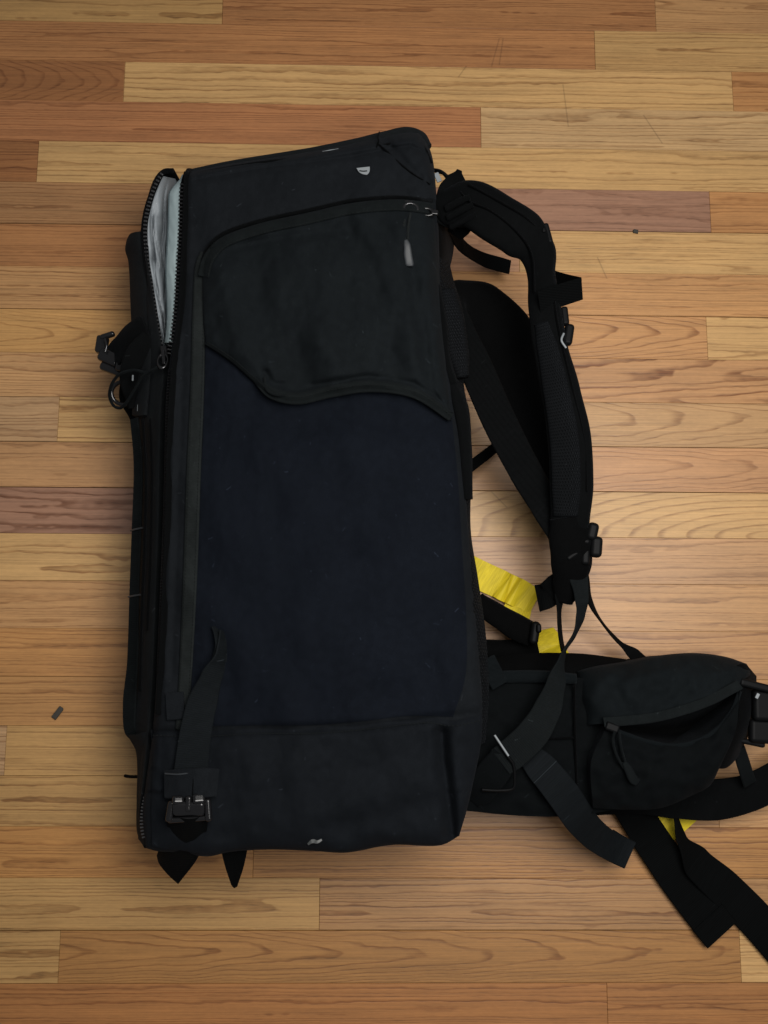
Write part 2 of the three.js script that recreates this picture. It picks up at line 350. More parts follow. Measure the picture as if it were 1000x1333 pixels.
{
  const r2 = rng(404), gapOf = (k) => [0.00022, 0.0003, 0.00015, 0.00025][((k % 4) + 4) % 4] + ([5, 7, 10, 11, 20].includes(k) ? 0.0006 : 0);
  for (const b of boards) {
    const za = b.k * W + Z0 + gapOf(b.k) / 2, zb = (b.k + 1) * W + Z0 - gapOf(b.k + 1) / 2, xa = b.x0 + 0.00015, xb = b.x1 - 0.00015, y = (r2() - 0.5) * 0.0003, e = 0.0003;
    const uv = (x, z) => [(x + FX) / (2 * FX), (((b.k - ROW0) % SHEET) * RPX + 1.5 + ((z - Z0) / W - b.k) * (RPX - 3)) / TEX];
    const t = [[xa + e, y, za + e], [xb - e, y, za + e], [xb - e, y, zb - e], [xa + e, y, zb - e]], m = [[xa, y - e, za], [xb, y - e, za], [xb, y - e, zb], [xa, y - e, zb]], d = m.map((p) => [p[0], -0.018, p[2]]);
    const pos = [], uvs = [], quad = (A, B, Cc, D) => { for (const p of [A, D, Cc, A, Cc, B]) { pos.push(...p); uvs.push(...uv(p[0], p[2])); } };
    quad(...t);
    for (let i = 0; i < 4; i++) { const j = (i + 1) % 4; quad(m[i], m[j], t[j], t[i]); quad(d[i], d[j], m[j], m[i]); }
    const g = new THREE.BufferGeometry();
    g.setAttribute('position', new THREE.Float32BufferAttribute(pos, 3)); g.setAttribute('uv', new THREE.Float32BufferAttribute(uvs, 2)); g.computeVertexNormals();
    const o = new THREE.Mesh(g, oak[Math.floor((b.k - ROW0) / SHEET)]); o.name = 'plank'; o.castShadow = o.receiveShadow = true; floor.add(o);
  }
  const under = new THREE.Mesh(new THREE.BoxGeometry(2 * FX + 0.1, 0.02, ROWS * W + 0.1).translate(0, -0.0275, (ROW0 + ROWS / 2) * W + Z0), new THREE.MeshStandardMaterial({ color: new THREE.Color().setRGB(0.05, 0.035, 0.02), roughness: 1 }));
  under.name = 'subfloor'; under.receiveShadow = true; floor.add(under);
}

// ------------------------------------------------------------------ backpack
const pack = new THREE.Group();
pack.name = 'backpack';
BASE = P(400, 640, 0);
pack.position.copy(BASE);
pack.userData = { label: 'large black backpack lying on its side with its front flap unzipped and straps spread', category: 'backpack' };
scene.add(pack);

// --- main compartment
const bodyTop = [[243, 223], [270, 218], [300, 212], [350, 205], [400, 197], [450, 188], [500, 177], [530, 172], [546, 173]];
const bodyRight = [[546, 173], [556, 186], [563, 205], [568, 250], [571, 300], [574, 370], [580, 440], [590, 500], [600, 560], [607, 650], [614, 740], [622, 830], [628, 920], [626, 970], [618, 1010], [609, 1050], [598, 1088]];
const bodyBottom = [[190, 1104], [205, 1108], [235, 1110], [270, 1115], [300, 1109], [350, 1106], [410, 1108], [450, 1110], [510, 1100], [575, 1100], [598, 1088]];
const bodyLeft = [[243, 223], [239, 245], [237, 300], [234, 350], [231, 400], [226, 440], [220, 475], [216, 520], [214, 600], [211, 700], [207, 800], [203, 900], [198, 960], [190, 1020], [186, 1060], [190, 1104]];
const bodyOutline = [...curve(bodyTop, 40), ...curve(bodyRight, 60), ...curve(bodyBottom, 40).reverse(), ...curve(bodyLeft, 60).reverse()];
const hemLine = [[268, 450], [300, 471], [330, 497], [352, 515], [385, 523], [430, 514], [480, 507], [540, 516], [588, 547]];
const bottomSeam = [[196, 950], [260, 952], [330, 948], [400, 948], [470, 943], [530, 936], [560, 934], [590, 938], [628, 930]];
const bindLine = [[268, 330], [262, 345], [259, 400], [257, 500], [252, 620], [248, 740], [244, 830], [240, 900], [236, 950]];
const pocketArc = [[262, 350], [268, 328], [285, 308], [330, 290], [400, 274], [460, 261], [520, 257], [562, 262]];
const creases = [
  [[[255, 234], [330, 221], [400, 212], [460, 203], [500, 195], [535, 190], [551, 199]], 4, 0.005],
  [[[300, 640], [380, 655], [470, 640]], 30, 0.0025], [[[430, 700], [520, 760], [570, 850]], 26, 0.003], [[[290, 760], [360, 780], [430, 850]], 28, 0.0025], [[[330, 560], [350, 640], [340, 720]], 24, 0.002],                                     // polyline, width px, depth m (negative = ridge)
  [[[575, 955], [577, 990], [584, 1040], [588, 1085]], 9, 0.022],
  [[[200, 955], [330, 951], [470, 946], [545, 938], [620, 930]], 7, 0.006],
  [[[420, 1080], [500, 1062], [570, 1045]], 16, 0.006],
  [[[560, 860], [575, 900], [582, 940]], 14, 0.006],
  [[[300, 905], [400, 915], [520, 905]], 26, 0.003],
  [[[340, 540], [385, 548], [450, 540], [560, 548]], 22, 0.005],
  [[[500, 180], [530, 215], [558, 240]], 5, 0.0035],
  [[[255, 243], [330, 232], [420, 222], [500, 205]], 30, 0.003],
  [[[240, 360], [236, 500], [230, 700], [224, 880]], 6, 0.0025],
  [[[285, 830], [296, 870], [300, 940]], 14, 0.004],
  [[[230, 1010], [300, 1000], [300, 1080]], 18, 0.004],
];
function Hbody(px, py) {
  const d = segDist(px, py, bodyOutline), u = clamp((px - 210) / 400), v = clamp((py - 180) / 930);
  const r = px < 270 && py > 230 && py < 1000 ? 12 : py > 1030 ? 44 : py < 260 ? 16 : px > 540 ? 34 : 18;
  const e = Math.sqrt(Math.max(0, 1 - (1 - Math.min(1, d / r)) ** 2));
  const dome = 0.022 * Math.sin(Math.PI * u) ** 0.8 * Math.sin(Math.PI * clamp(v, 0.02, 0.98)) ** 0.5;
  let h = lerp(0.165, 0.188, e) + dome * e;
  h += (0.0045 * N(px / 95, py / 120) + 0.0012 * N2(px / 42, py / 90) + 0.0005 * N3(px / 15, py / 22)) * e;
  if (d < 120 || true) for (const [c, w, dep] of creases) { const q = segDist(px, py, c); if (q < w * 3) h -= dep * Math.exp(-((q / w) ** 2)); }
  return h;
}
// pocket fullness is part of the pocket piece; overlays ask Htop
const pocketTop = pocketArc.map((p) => [p[0] + 2, p[1] + 3]);
const pocketLeft = [[264, 353], [264, 390], [265, 420], [268, 450]];
const pocketRight = [[564, 265], [569, 330], [574, 400], [580, 470], [588, 548]];
const pocketOutline = [...curve(pocketTop, 40), ...curve(pocketRight, 30), ...curve(hemLine, 40).reverse(), ...curve(pocketLeft, 20).reverse()];
const pocketFolds = [
  [[[346, 486], [354, 500], [385, 508], [430, 499], [480, 491], [540, 501], [582, 529]], 5, 0.005],
  [[[330, 335], [345, 400], [375, 470], [400, 520]], 26, 0.006], [[[455, 300], [490, 360], [505, 430], [515, 510]], 15, 0.005],
  [[[400, 390], [440, 385], [470, 395]], 28, 0.005], [[[300, 320], [360, 312], [440, 300]], 8, 0.0025], [[[530, 330], [545, 420], [565, 520]], 12, 0.005],
  [[[290, 360], [300, 420], [320, 470]], 14, -0.003], [[[420, 440], [430, 480], [440, 510]], 22, -0.004], [[[520, 300], [535, 420], [550, 500]], 10, -0.003],
];
function Hpocket(px, py) {
  const d = segDist(px, py, pocketOutline), e = Math.sqrt(Math.max(0, 1 - (1 - Math.min(1, d / 16)) ** 2));
  let h = 0.004 + 0.008 * e + 0.008 * smooth(0, 90, d);
  for (const [c, w, dep] of pocketFolds) { const q = segDist(px, py, c); if (q < w * 3) h -= 1.9 * dep * Math.exp(-((q / w) ** 2)) * smooth(0, 25, d); }
  h += 0.0022 * N(px / 50 + 7, py / 80) * e + 0.0008 * N2(px / 20, py / 30) * e;
  return Hbody(px, py) + Math.max(0.002, h);
}
const body = part('main_body', coons({ top: bodyTop, bottom: bodyBottom, left: bodyLeft, right: bodyRight, n: 170, m: 330, H: Hbody, down: 0.004, inset: 0.05 }), M.cordura, pack);
const onTop = (f, off) => (pts, w) => pts.map((p) => [p[0], p[1], f(p[0], p[1]) + off, p[2] ?? w, 0]);
const onBody = onTop(Hbody, 0.001);
// a strip that follows the surface: each cross row samples the height
function surfaceStrip(pts, w, n, f, off = 0.0015, cross = 6) {
  const c = curve(pts, n), rows = [];
  for (let j = 0; j <= n; j++) {
    const a = c[Math.max(0, j - 1)], b = c[Math.min(n, j + 1)], dx = b[0] - a[0], dy = b[1] - a[1], l = Math.hypot(dx, dy) || 1, ww = typeof w === 'function' ? w(j / n) : w, row = [];
    for (let i = -1; i <= cross + 1; i++) {
      const q = clamp(i / cross) - 0.5, x = c[j][0] - dy / l * ww * q, y = c[j][1] + dx / l * ww * q, edge = i < 0 || i > cross;
      row.push(P(x, y, f(x, y) + (edge ? -0.002 : off)));
    }
    rows.push(row);
  }
  return gridGeometry(rows, (i, j) => [i * 0.003, j * 0.004]);
}
part('stretch_panel', coons({ top: hemLine.map((p) => [p[0], p[1] - 8]), bottom: [[247, 946], [330, 944], [400, 944], [470, 939], [530, 932], [590, 933]], left: [[268, 442], [266, 520], [261, 640], [256, 760], [251, 860], [247, 946]], right: [[588, 540], [596, 620], [602, 720], [607, 800], [606, 880], [590, 933]], n: 90, m: 150, H: (x, y, s, t) => Hbody(x, y) + 0.0014 + 0.0025 * Math.sin(Math.PI * clamp(s)) ** 0.5 * Math.sin(Math.PI * clamp(t)) ** 0.5 }), M.shell, pack);
part('side_pocket', coons({ top: pocketTop, bottom: hemLine, left: pocketLeft, right: pocketRight, n: 110, m: 110, H: Hpocket }), M.pocket, pack);
part('pocket_hem', [surfaceStrip(hemLine.map((p) => [p[0], p[1] - 4]), (t) => lerp(5, 12 + 4 * Math.sin(Math.PI * t), smooth(0.2, 0.32, t)), 90, (x, y) => Hpocket(x, y), 0.0034), cord([[344, 492, Hpocket(344, 492) + 0.002], [348, 508, Hpocket(348, 506) + 0.003], [360, 514, Hpocket(360, 512) + 0.004], [380, 514, Hpocket(380, 512) + 0.003]], 0.0016, 20)], M.bind, last('side_pocket'));
part('pocket_zipper_tape', surfaceStrip(pocketArc.map((p) => [p[0] + 3, p[1] + 10]), 15, 110, (x, y) => Math.max(Hpocket(x, y), Hbody(x, y)), 0.0014), M.bind, last('side_pocket'));
part('pocket_piping', [new THREE.TubeGeometry(new THREE.CatmullRomCurve3(curve(pocketArc, 60).map((p) => P(p[0], p[1], Hbody(p[0], p[1]) + 0.003))), 140, 0.0022, 8)], M.strap, last('side_pocket'));
part('binding_strip', surfaceStrip(bindLine, (t) => 15 + 4 * Math.sin(t * 3), 150, Hbody, 0.0022), M.tape, pack);
const stitches = (line, off, f, step = 4.6) => {
  const c = curve(line, 1200), out = [];
  let acc = 0;
  for (let i = 0; i < 1200; i++) {
    const dx = c[i + 1][0] - c[i][0], dy = c[i + 1][1] - c[i][1], l = Math.hypot(dx, dy); acc += l;
    if (acc < step) continue;
    acc = 0;
    const x = c[i][0] - dy / l * off, y = c[i][1] + dx / l * off;
    out.push(block(x, y, f(x, y), 2.8, 1, 0.0008, Math.atan2(dy, dx) * 180 / Math.PI, 0.0003));
  }
  return out;
};
part('stitching', [...stitches(bindLine, 6.2, (x, y) => Hbody(x, y) + 0.0026), ...stitches(bindLine, -6.2, (x, y) => Hbody(x, y) + 0.0026), ...stitches(hemLine.map((p) => [p[0], p[1] - 4]), -2, (x, y) => Hpocket(x, y) + 0.004), ...stitches(pocketArc.map((p) => [p[0] + 3, p[1] + 10]), 5.5, (x, y) => Math.max(Hpocket(x, y), Hbody(x, y)) + 0.0018), ...stitches(bottomSeam, 7, (x, y) => Hbody(x, y) + 0.0052)], M.tape, pack, { kind: 'stuff' });
// bottom boot
function Hboot(px, py) { return Hbody(px, py) + 0.003 + 0.0015 * N(px / 60 + 4, py / 40); }
part('bottom_panel', coons({ top: bottomSeam, bottom: bodyBottom.map((p) => [p[0] + (p[0] < 210 ? 8 : 0), p[1] - 3]), left: [[196, 950], [199, 990], [197, 1050], [198, 1101]], right: [[628, 930], [625, 970], [617, 1010], [608, 1050], [598, 1085]], n: 150, m: 70, H: Hboot }), M.bottom, pack);
// top lid roll: two ridges with dark slots between
part('top_lid', [band([[248, 226, 0.168, 9], [300, 215, 0.166, 9], [400, 199, 0.166, 10], [460, 188, 0.166, 13], [500, 179, 0.166, 15], [530, 173, 0.165, 15], [548, 178, 0.165, 13], [558, 192, 0.165, 10]], 0.012, 90, { power: 2.6 })], M.flap, pack);
part('lid_piping', [cord([[262, 225, 0.181], [330, 213, 0.182], [400, 205, 0.183], [460, 197, 0.183], [500, 189, 0.184], [530, 184, 0.184], [550, 190, 0.183], [562, 212, 0.182]], 0.0017, 80)], M.strap, pack);
part('lid_tag', [band([[420, 199, 0.183, 5], [430, 197.5, 0.184, 6], [441, 195, 0.183, 4]], 0.001, 10)], M.silver, pack, { label: 'thin strips of grey lining showing at the lid seam' });
part('loose_thread', cord([[490, 192, 0.186], [493, 184, 0.188], [492, 178, 0.186], [494, 172, 0.18]], 0.0009, 20), M.dark, pack);
part('corner_seam', cord([[492, 187, Hbody(492, 190) + 0.0012], [505, 198, Hbody(505, 198) + 0.0006], [522, 214, Hbody(522, 214) + 0.0006], [540, 228, Hbody(540, 228) + 0.0006], [560, 240, Hbody(558, 240) + 0.0006]], 0.0011, 40), M.dark, pack);
// woven badge
{
  const badge = (cx, cy, k, flat, f) => {
    const s = new THREE.Shape(), m = mpp(0.19) * k;
    s.moveTo(-9 * m, 4 * m); s.lineTo(8.5 * m, 6 * m); s.quadraticCurveTo(9.5 * m, -2 * m, 5 * m, -5 * m * flat); s.quadraticCurveTo(-2 * m, -5 * m * flat, -6 * m, -1 * m); s.closePath();
    const g = new THREE.ExtrudeGeometry(s, { depth: 0.0008, bevelEnabled: true, bevelSize: 0.0003, bevelThickness: 0.0003, bevelSegments: 2 }).rotateX(-Math.PI / 2);
    return place(g, cx, cy, f(cx, cy) + 0.002, 0);
  };
  part('badge', badge(473, 223, 1, 1, Hbody), M.silver, pack, { label: 'small silver shield badge near the top corner' });
  part('badge_mark', [cord([[468, 222.2, Hbody(472, 223) + 0.0036], [473, 222.8, Hbody(472, 223) + 0.0036], [478, 222.4, Hbody(472, 223) + 0.0036]], 0.0006, 10)], M.strap, last('badge'));
  const hb = Hboot(411, 1095);
  part('lower_badge', [band([[401, 1099, hb + 0.001, 3], [407, 1095, hb + 0.003, 5], [413, 1096, hb + 0.002, 4], [419, 1093, hb + 0.001, 3]], 0.001, 20)], new THREE.MeshPhysicalMaterial({ color: new THREE.Color().setRGB(0.04, 0.043, 0.043), roughness: 0.5 }), pack, { label: 'small worn grey mark on the bottom panel' });
}

// --- front flap (left), unzipped at its top
const flapEdge = [[226, 219], [215, 222], [203, 240], [193, 270], [189, 295], [191, 330], [197, 370], [204, 415], [211, 455], [214, 480], [210, 530], [208, 600], [206, 700], [202, 800], [198, 900], [193, 960], [186, 1020], [182, 1060], [188, 1104]];
const flapOuter = [[226, 219], [211, 221], [201, 232], [192, 258], [184, 295], [178, 330], [174, 380], [172, 440], [174, 500], [176, 545], [180, 600], [178, 680], [174, 780], [171, 880], [168, 940], [178, 985], [178, 1040], [179, 1086], [188, 1104]];
{
  const E = curve(flapEdge, 130), O = curve(flapOuter, 130), rows = [];
  for (let j = 0; j <= 130; j++) {
    const t = j / 130, he = lerp(0.15, 0.162, smooth(0, 0.3, t)) - 0.02 * smooth(0.9, 1, t), ho = 0.095 + 0.045 * (1 - smooth(0, 0.08, t)), row = [];
    if (E[j][1] > 468) row.push(P(E[j][0] + 16, E[j][1], he - 0.02)); else row.push(P(E[j][0], E[j][1], he));
    for (let i = 0; i <= 14; i++) { const s = i / 14, h = lerp(he, ho, s ** 1.6) + 0.003 * N(i / 6, j / 16) * Math.sin(Math.PI * s); row.push(P(lerp(E[j][0], O[j][0], s), lerp(E[j][1], O[j][1], s), h)); }
    const last = row[15];
    for (let k = 1; k <= 5; k++) { const q = k / 5; row.push(V3(last.x + 0.012 * q, lerp(last.y, 0.004, q), last.z)); }
    rows.push(row);
  }
  part('front_flap', gridGeometry(rows), M.flap, pack);
  // lining inside the gap, wrinkled, falling from the flap's edge into the bag
  const lr = [], jmax = 58, BL = curve(bodyLeft, 400);
  const bodyXAt = (y) => { let best = BL[0]; for (const p of BL) if (Math.abs(p[1] - y) < Math.abs(best[1] - y)) best = p; return best[0]; };
  for (let j = 3; j <= jmax; j++) {
    const row = [], e = E[j], xe = bodyXAt(e[1]) - 11;
    for (let i = 0; i <= 40; i++) {
      const s = i / 40, x = lerp(e[0] + 2.5, xe + 4, s), ridge = (q) => (1 - Math.abs(q)) ** 5, fold = (-0.013 * ridge(N(s * 0.7 + 3, j / 17 - s * 1.3)) - 0.007 * ridge(N2(s * 1.1, j / 9 - s * 1.2)) + 0.006) * Math.sin(Math.PI * Math.min(1, s * 1.2 + 0.05));
      row.push(P(x, e[1] + 5 * s, lerp(0.147, 0.1, s ** 1.2) + fold * 1.5 * smooth(3, 12, j) * (1 - smooth(50, 58, j))));
    }
    lr.push(row);
  }
  part('lining', gridGeometry(lr), M.lining, pack, { label: 'crumpled light grey lining inside the open flap' });
  const wr = [];
  for (let k = 0; k <= 60; k++) {
    const y = lerp(227, 446, k / 60), x = bodyXAt(y), w = 14 * smooth(0, 0.12, k / 60) * (1 - 0.55 * smooth(0.5, 1, k / 60)) + 4, row = [];
    for (let i = 0; i <= 8; i++) { const s = i / 8; row.push(P(x - 1 - w * s, y, lerp(0.1655, 0.147, s) + 0.005 * Math.sin(Math.PI * s) + 0.001 * N(k / 5, s * 2))); }
    for (let i = 1; i <= 3; i++) { const q = row[8]; row.push(V3(q.x + 0.004 * i, q.y - 0.02 * i, q.z)); }
    wr.push(row);
  }
  part('padded_wall', gridGeometry(wr), M.mint, pack, { label: 'pale mint padded edge of the main compartment' });
  // zipper teeth on both sides, closed coil below
  const teeth = (line, from, to, step, off, h, w, d) => {
    const out = [], c = curve(line, 900);
    let acc = 0;
    for (let i = from; i < to; i++) {
      const dx = c[i + 1][0] - c[i][0], dy = c[i + 1][1] - c[i][1], l = Math.hypot(dx, dy); acc += l;
      if (acc < step) continue;
      acc = 0;
      const x = c[i][0] - dy / l * off, y = c[i][1] + dx / l * off;
      out.push(block(x, y, typeof h === 'function' ? h(x, y) : h, w, d, 0.002, Math.atan2(dy, dx) * 180 / Math.PI + 90, 0.0006));
    }
    return out;
  };
  part('zipper_teeth', teeth(flapEdge, 14, 268, 4.1, 0, (x, y) => 0.153, 5, 2.6), M.teeth, pack, { kind: 'stuff' });
  part('zipper_teeth', teeth(bodyLeft, 14, 248, 4.3, 2.5, () => 0.1675, 6, 2.2), M.teeth, pack, { kind: 'stuff' });
  const closed = [[222, 480], [219.5, 530], [217.5, 600], [214.5, 700], [210.5, 800], [207, 880]];
  part('zipper_coil', teeth(closed, 0, 899, 3.7, 0, (x, y) => Hbody(x, y) + 0.0006, 7, 2.2), M.matte, pack, { kind: 'stuff' });
  part('corner_zipper_teeth', teeth([[192, 1035], [188, 1055], [187, 1075], [190, 1092]], 0, 899, 4.2, 0, () => 0.165, 9, 2.2), M.teeth, pack, { kind: 'stuff' });
  part('zipper_tape', [band([[243, 224, 0.165, 7], [239, 240, 0.1655, 8], [237, 300, 0.1655, 8], [234, 350, 0.1655, 8], [231, 400, 0.1655, 8], [226, 444, 0.1655, 7]], 0.002, 50)], M.strap, pack);
  part('zipper_tape', [band([[228, 222, 0.155, 7], [215, 224, 0.155, 8], [204, 243, 0.154, 8], [194, 272, 0.153, 9], [190, 297, 0.153, 9], [192, 332, 0.153, 8], [198, 372, 0.153, 8], [205, 417, 0.154, 8], [212, 458, 0.156, 7]].map((p) => [p[0] - 2, p[1], p[2] - 0.003, p[3]]), 0.0035, 60, { power: 2.4 }), band([[247, 221], [244, 228], [242.5, 260], [240.5, 330], [236, 410], [230, 452], [226, 490], [222, 560], [218, 700], [212, 840], [207, 930]].map((p) => [p[0], p[1], Hbody(p[0] + 2, p[1]) - 0.0005, 9]), 0.0036, 100, { power: 2.4 })], M.strap, pack);
  const front = { hE: 0.1 };
  part('front_pocket', coons({ top: [[165, 312], [170, 304], [184, 301]], bottom: [[172, 540], [180, 541], [190, 540]], left: [[165, 312], [163, 325], [167, 340], [170, 400], [172, 450], [172, 540]], right: [[184, 301], [190, 330], [195, 380], [199, 430], [196, 480], [190, 540]], n: 14, m: 60, H: (x, y, s, t) => lerp(0.112, 0.148, Math.sin(s * Math.PI / 2)) + 0.001 * N(x / 20, y / 30), down: 0.02, inset: 0.04 }), M.flap, pack);
  part('front_pocket_seam', [cord([[166, 316, 0.118], [176, 313, 0.133], [187, 313, 0.146]], 0.0012, 12), cord([[192, 320, 0.15], [196, 380, 0.151], [199, 430, 0.151]], 0.0012, 20)], M.dark, last('front_pocket'));
  // flat webbing down the outside with bar tacks, standing a little off the bag
  part('webbing_strip', [band([[175, 545, 0.125, 14, -30], [180, 600, 0.125, 15, -30], [178, 690, 0.125, 16, -30], [175, 775, 0.125, 16, -30], [173, 860, 0.125, 18, -30], [169, 915, 0.125, 22, -30], [170, 950, 0.122, 20, -30], [175, 958, 0.12, 18, -30]], 0.003, 90)], M.web, pack);
  part('bar_tack', [band([[170, 691, 0.1215, 2.2], [176, 689, 0.129, 2.2], [186, 687, 0.134, 2.2]], 0.0014, 8)], M.pull, last('webbing_strip'));
  part('bar_tack', [band([[167, 777, 0.1205, 2.2], [174, 775.5, 0.129, 2.2], [184, 774, 0.134, 2.2]], 0.0014, 8)], M.pull, last('webbing_strip'));
  part('flap_seam', [cord([[186, 545, 0.152], [190, 620, 0.153], [188, 720, 0.153], [184, 820, 0.153], [182, 900, 0.152]], 0.0018, 50), cord([[196, 545, 0.158], [198, 620, 0.158], [196, 720, 0.158], [192, 820, 0.158]], 0.0014, 50)], M.dark, pack);
  part('flap_foot', coons({ top: [[166, 957], [176, 956], [192, 952]], bottom: [[180, 1092], [185, 1098], [190, 1103]], left: [[166, 957], [178, 980], [180, 1000], [178, 1045], [180, 1092]], right: [[192, 952], [196, 1000], [190, 1050], [190, 1103]], n: 12, m: 40, H: (x, y, s) => lerp(0.12, 0.16, Math.sin(s * Math.PI / 2)), down: 0.01, inset: 0.05 }), M.flap, pack);
  // tiny cord end beside the foot
  part('cord_end', [cord([[163, 1010, 0.05], [170, 1011, 0.06], [180, 1011, 0.07]], 0.0018, 8)], M.dark, pack);
}
// --- main zipper slider with cord loop
{
  const pl = part('zipper_slider', [block(214, 458, 0.168, 9, 16, 0.006, -8, 0.002), block(213, 465, 0.174, 5, 20, 0.003, -6, 0.0015)], M.plastic, pack);
  const ring = new THREE.TorusGeometry(0.0065, 0.0012, 8, 20); ring.rotateX(Math.PI / 2 - 0.5); ring.scale(0.8, 1, 1.5);
  part('slider_ring', place(ring, 212, 470, 0.176, 0), M.metal, last('zipper_slider'));
  part('pull_cord', [cord([[209, 476, 0.175], [200, 481, 0.174], [190, 485, 0.17], [175, 482, 0.168], [160, 485, 0.165], [150, 493, 0.155], [144, 505, 0.145], [143, 518, 0.135], [149, 529, 0.13], [157, 531, 0.132], [163, 526, 0.14], [175, 508, 0.155], [186, 490, 0.168], [196, 483, 0.174]], 0.0017, 90)], M.web, last('zipper_slider'), { label: 'thin cord loop on the main zip slider' });
}
// --- gear clip cluster at the left
{
  part('clip_strap', [band([[190, 425, 0.148, 40, -15], [170, 440, 0.14, 46, -20], [152, 458, 0.125, 44, -25], [143, 470, 0.115, 34, -20]], 0.004, 30, { power: 3 }), band([[196, 440, 0.15, 26, 30], [178, 462, 0.15, 30, 40], [168, 490, 0.14, 26, 40], [176, 530, 0.12, 18, 20]], 0.003, 30), band([[172, 490, 0.11, 30, -10], [168, 515, 0.1, 28, -10], [176, 545, 0.09, 14, 0]], 0.004, 20, { power: 3 })], M.strap, pack);
  const c = part('gear_clip', [block(133, 449, 0.118, 15, 24, 0.012, 6, 0.003), block(143, 466, 0.12, 30, 18, 0.012, 24, 0.004), block(150, 483, 0.116, 42, 12, 0.012, 22, 0.004), block(140, 437, 0.122, 20, 7, 0.008, -18, 0.003), block(163, 472, 0.126, 22, 26, 0.008, 10, 0.003)], M.plastic, pack);
  part('clip_bar', [cord([[137, 441, 0.13], [139, 450, 0.131], [137, 458, 0.13]], 0.0014, 12)], M.metal, last('gear_clip'));
  const r = new THREE.TorusGeometry(0.0125, 0.0024, 10, 28); r.rotateX(Math.PI / 2 + 0.3);
  part('clip_ring', place(r, 160, 512, 0.125, 0), M.plastic, last('gear_clip'));
  part('stitch_mark', [block(173, 492, 0.147, 2.2, 8, 0.0015, 0, 0.0004), block(180, 531, 0.132, 2.4, 9, 0.0015, 0, 0.0004), block(170, 474, 0.147, 3, 3, 0.0015, 0, 0.0005)], M.silver, last('clip_strap'));
}
// --- pocket zipper slider and pull
{
  const h = Hbody(534, 270) + 0.006, t = new THREE.TorusGeometry(0.0058, 0.0016, 8, 24); t.rotateX(Math.PI / 2); t.scale(1.25, 1, 0.9);
  part('pocket_slider', [block(534, 266, h, 18, 10, 0.006, 12, 0.0025), block(545, 271, h - 0.001, 12, 5, 0.004, 15, 0.0015)], M.plastic, pack);
  part('slider_ring', place(t, 535, 271, h + 0.005, 10), M.metal, last('pocket_slider'));
  part('pull_cord', [cord([[535, 276, h + 0.006], [530, 281, h + 0.004], [526, 292, h + 0.012], [526, 305, h + 0.012], [529, 318, h + 0.012]], 0.0015, 30), cord([[535, 276, h + 0.006], [532, 290, h + 0.012], [531, 305, h + 0.012], [531, 318, h + 0.012]], 0.0015, 30)], M.tape, last('pocket_slider'));
  part('zip_pull', [band([[528, 313, h + 0.012, 6], [530, 320, h + 0.012, 10], [531, 332, h + 0.011, 12], [533, 344, h + 0.01, 12], [533, 347, h + 0.01, 10]], 0.005, 20, { power: 3 })], M.pull, last('pocket_slider'), { label: 'grey moulded zip pull on the side pocket' });
  const t2 = new THREE.TorusGeometry(0.004, 0.0014, 8, 20); t2.rotateX(Math.PI / 2); t2.scale(1.5, 1, 1);
  part('strap_ring', [place(t2, 556, 276, h, 10), block(566, 277, h, 10, 7, 0.004, 5, 0.0015)], M.plastic, pack);
}
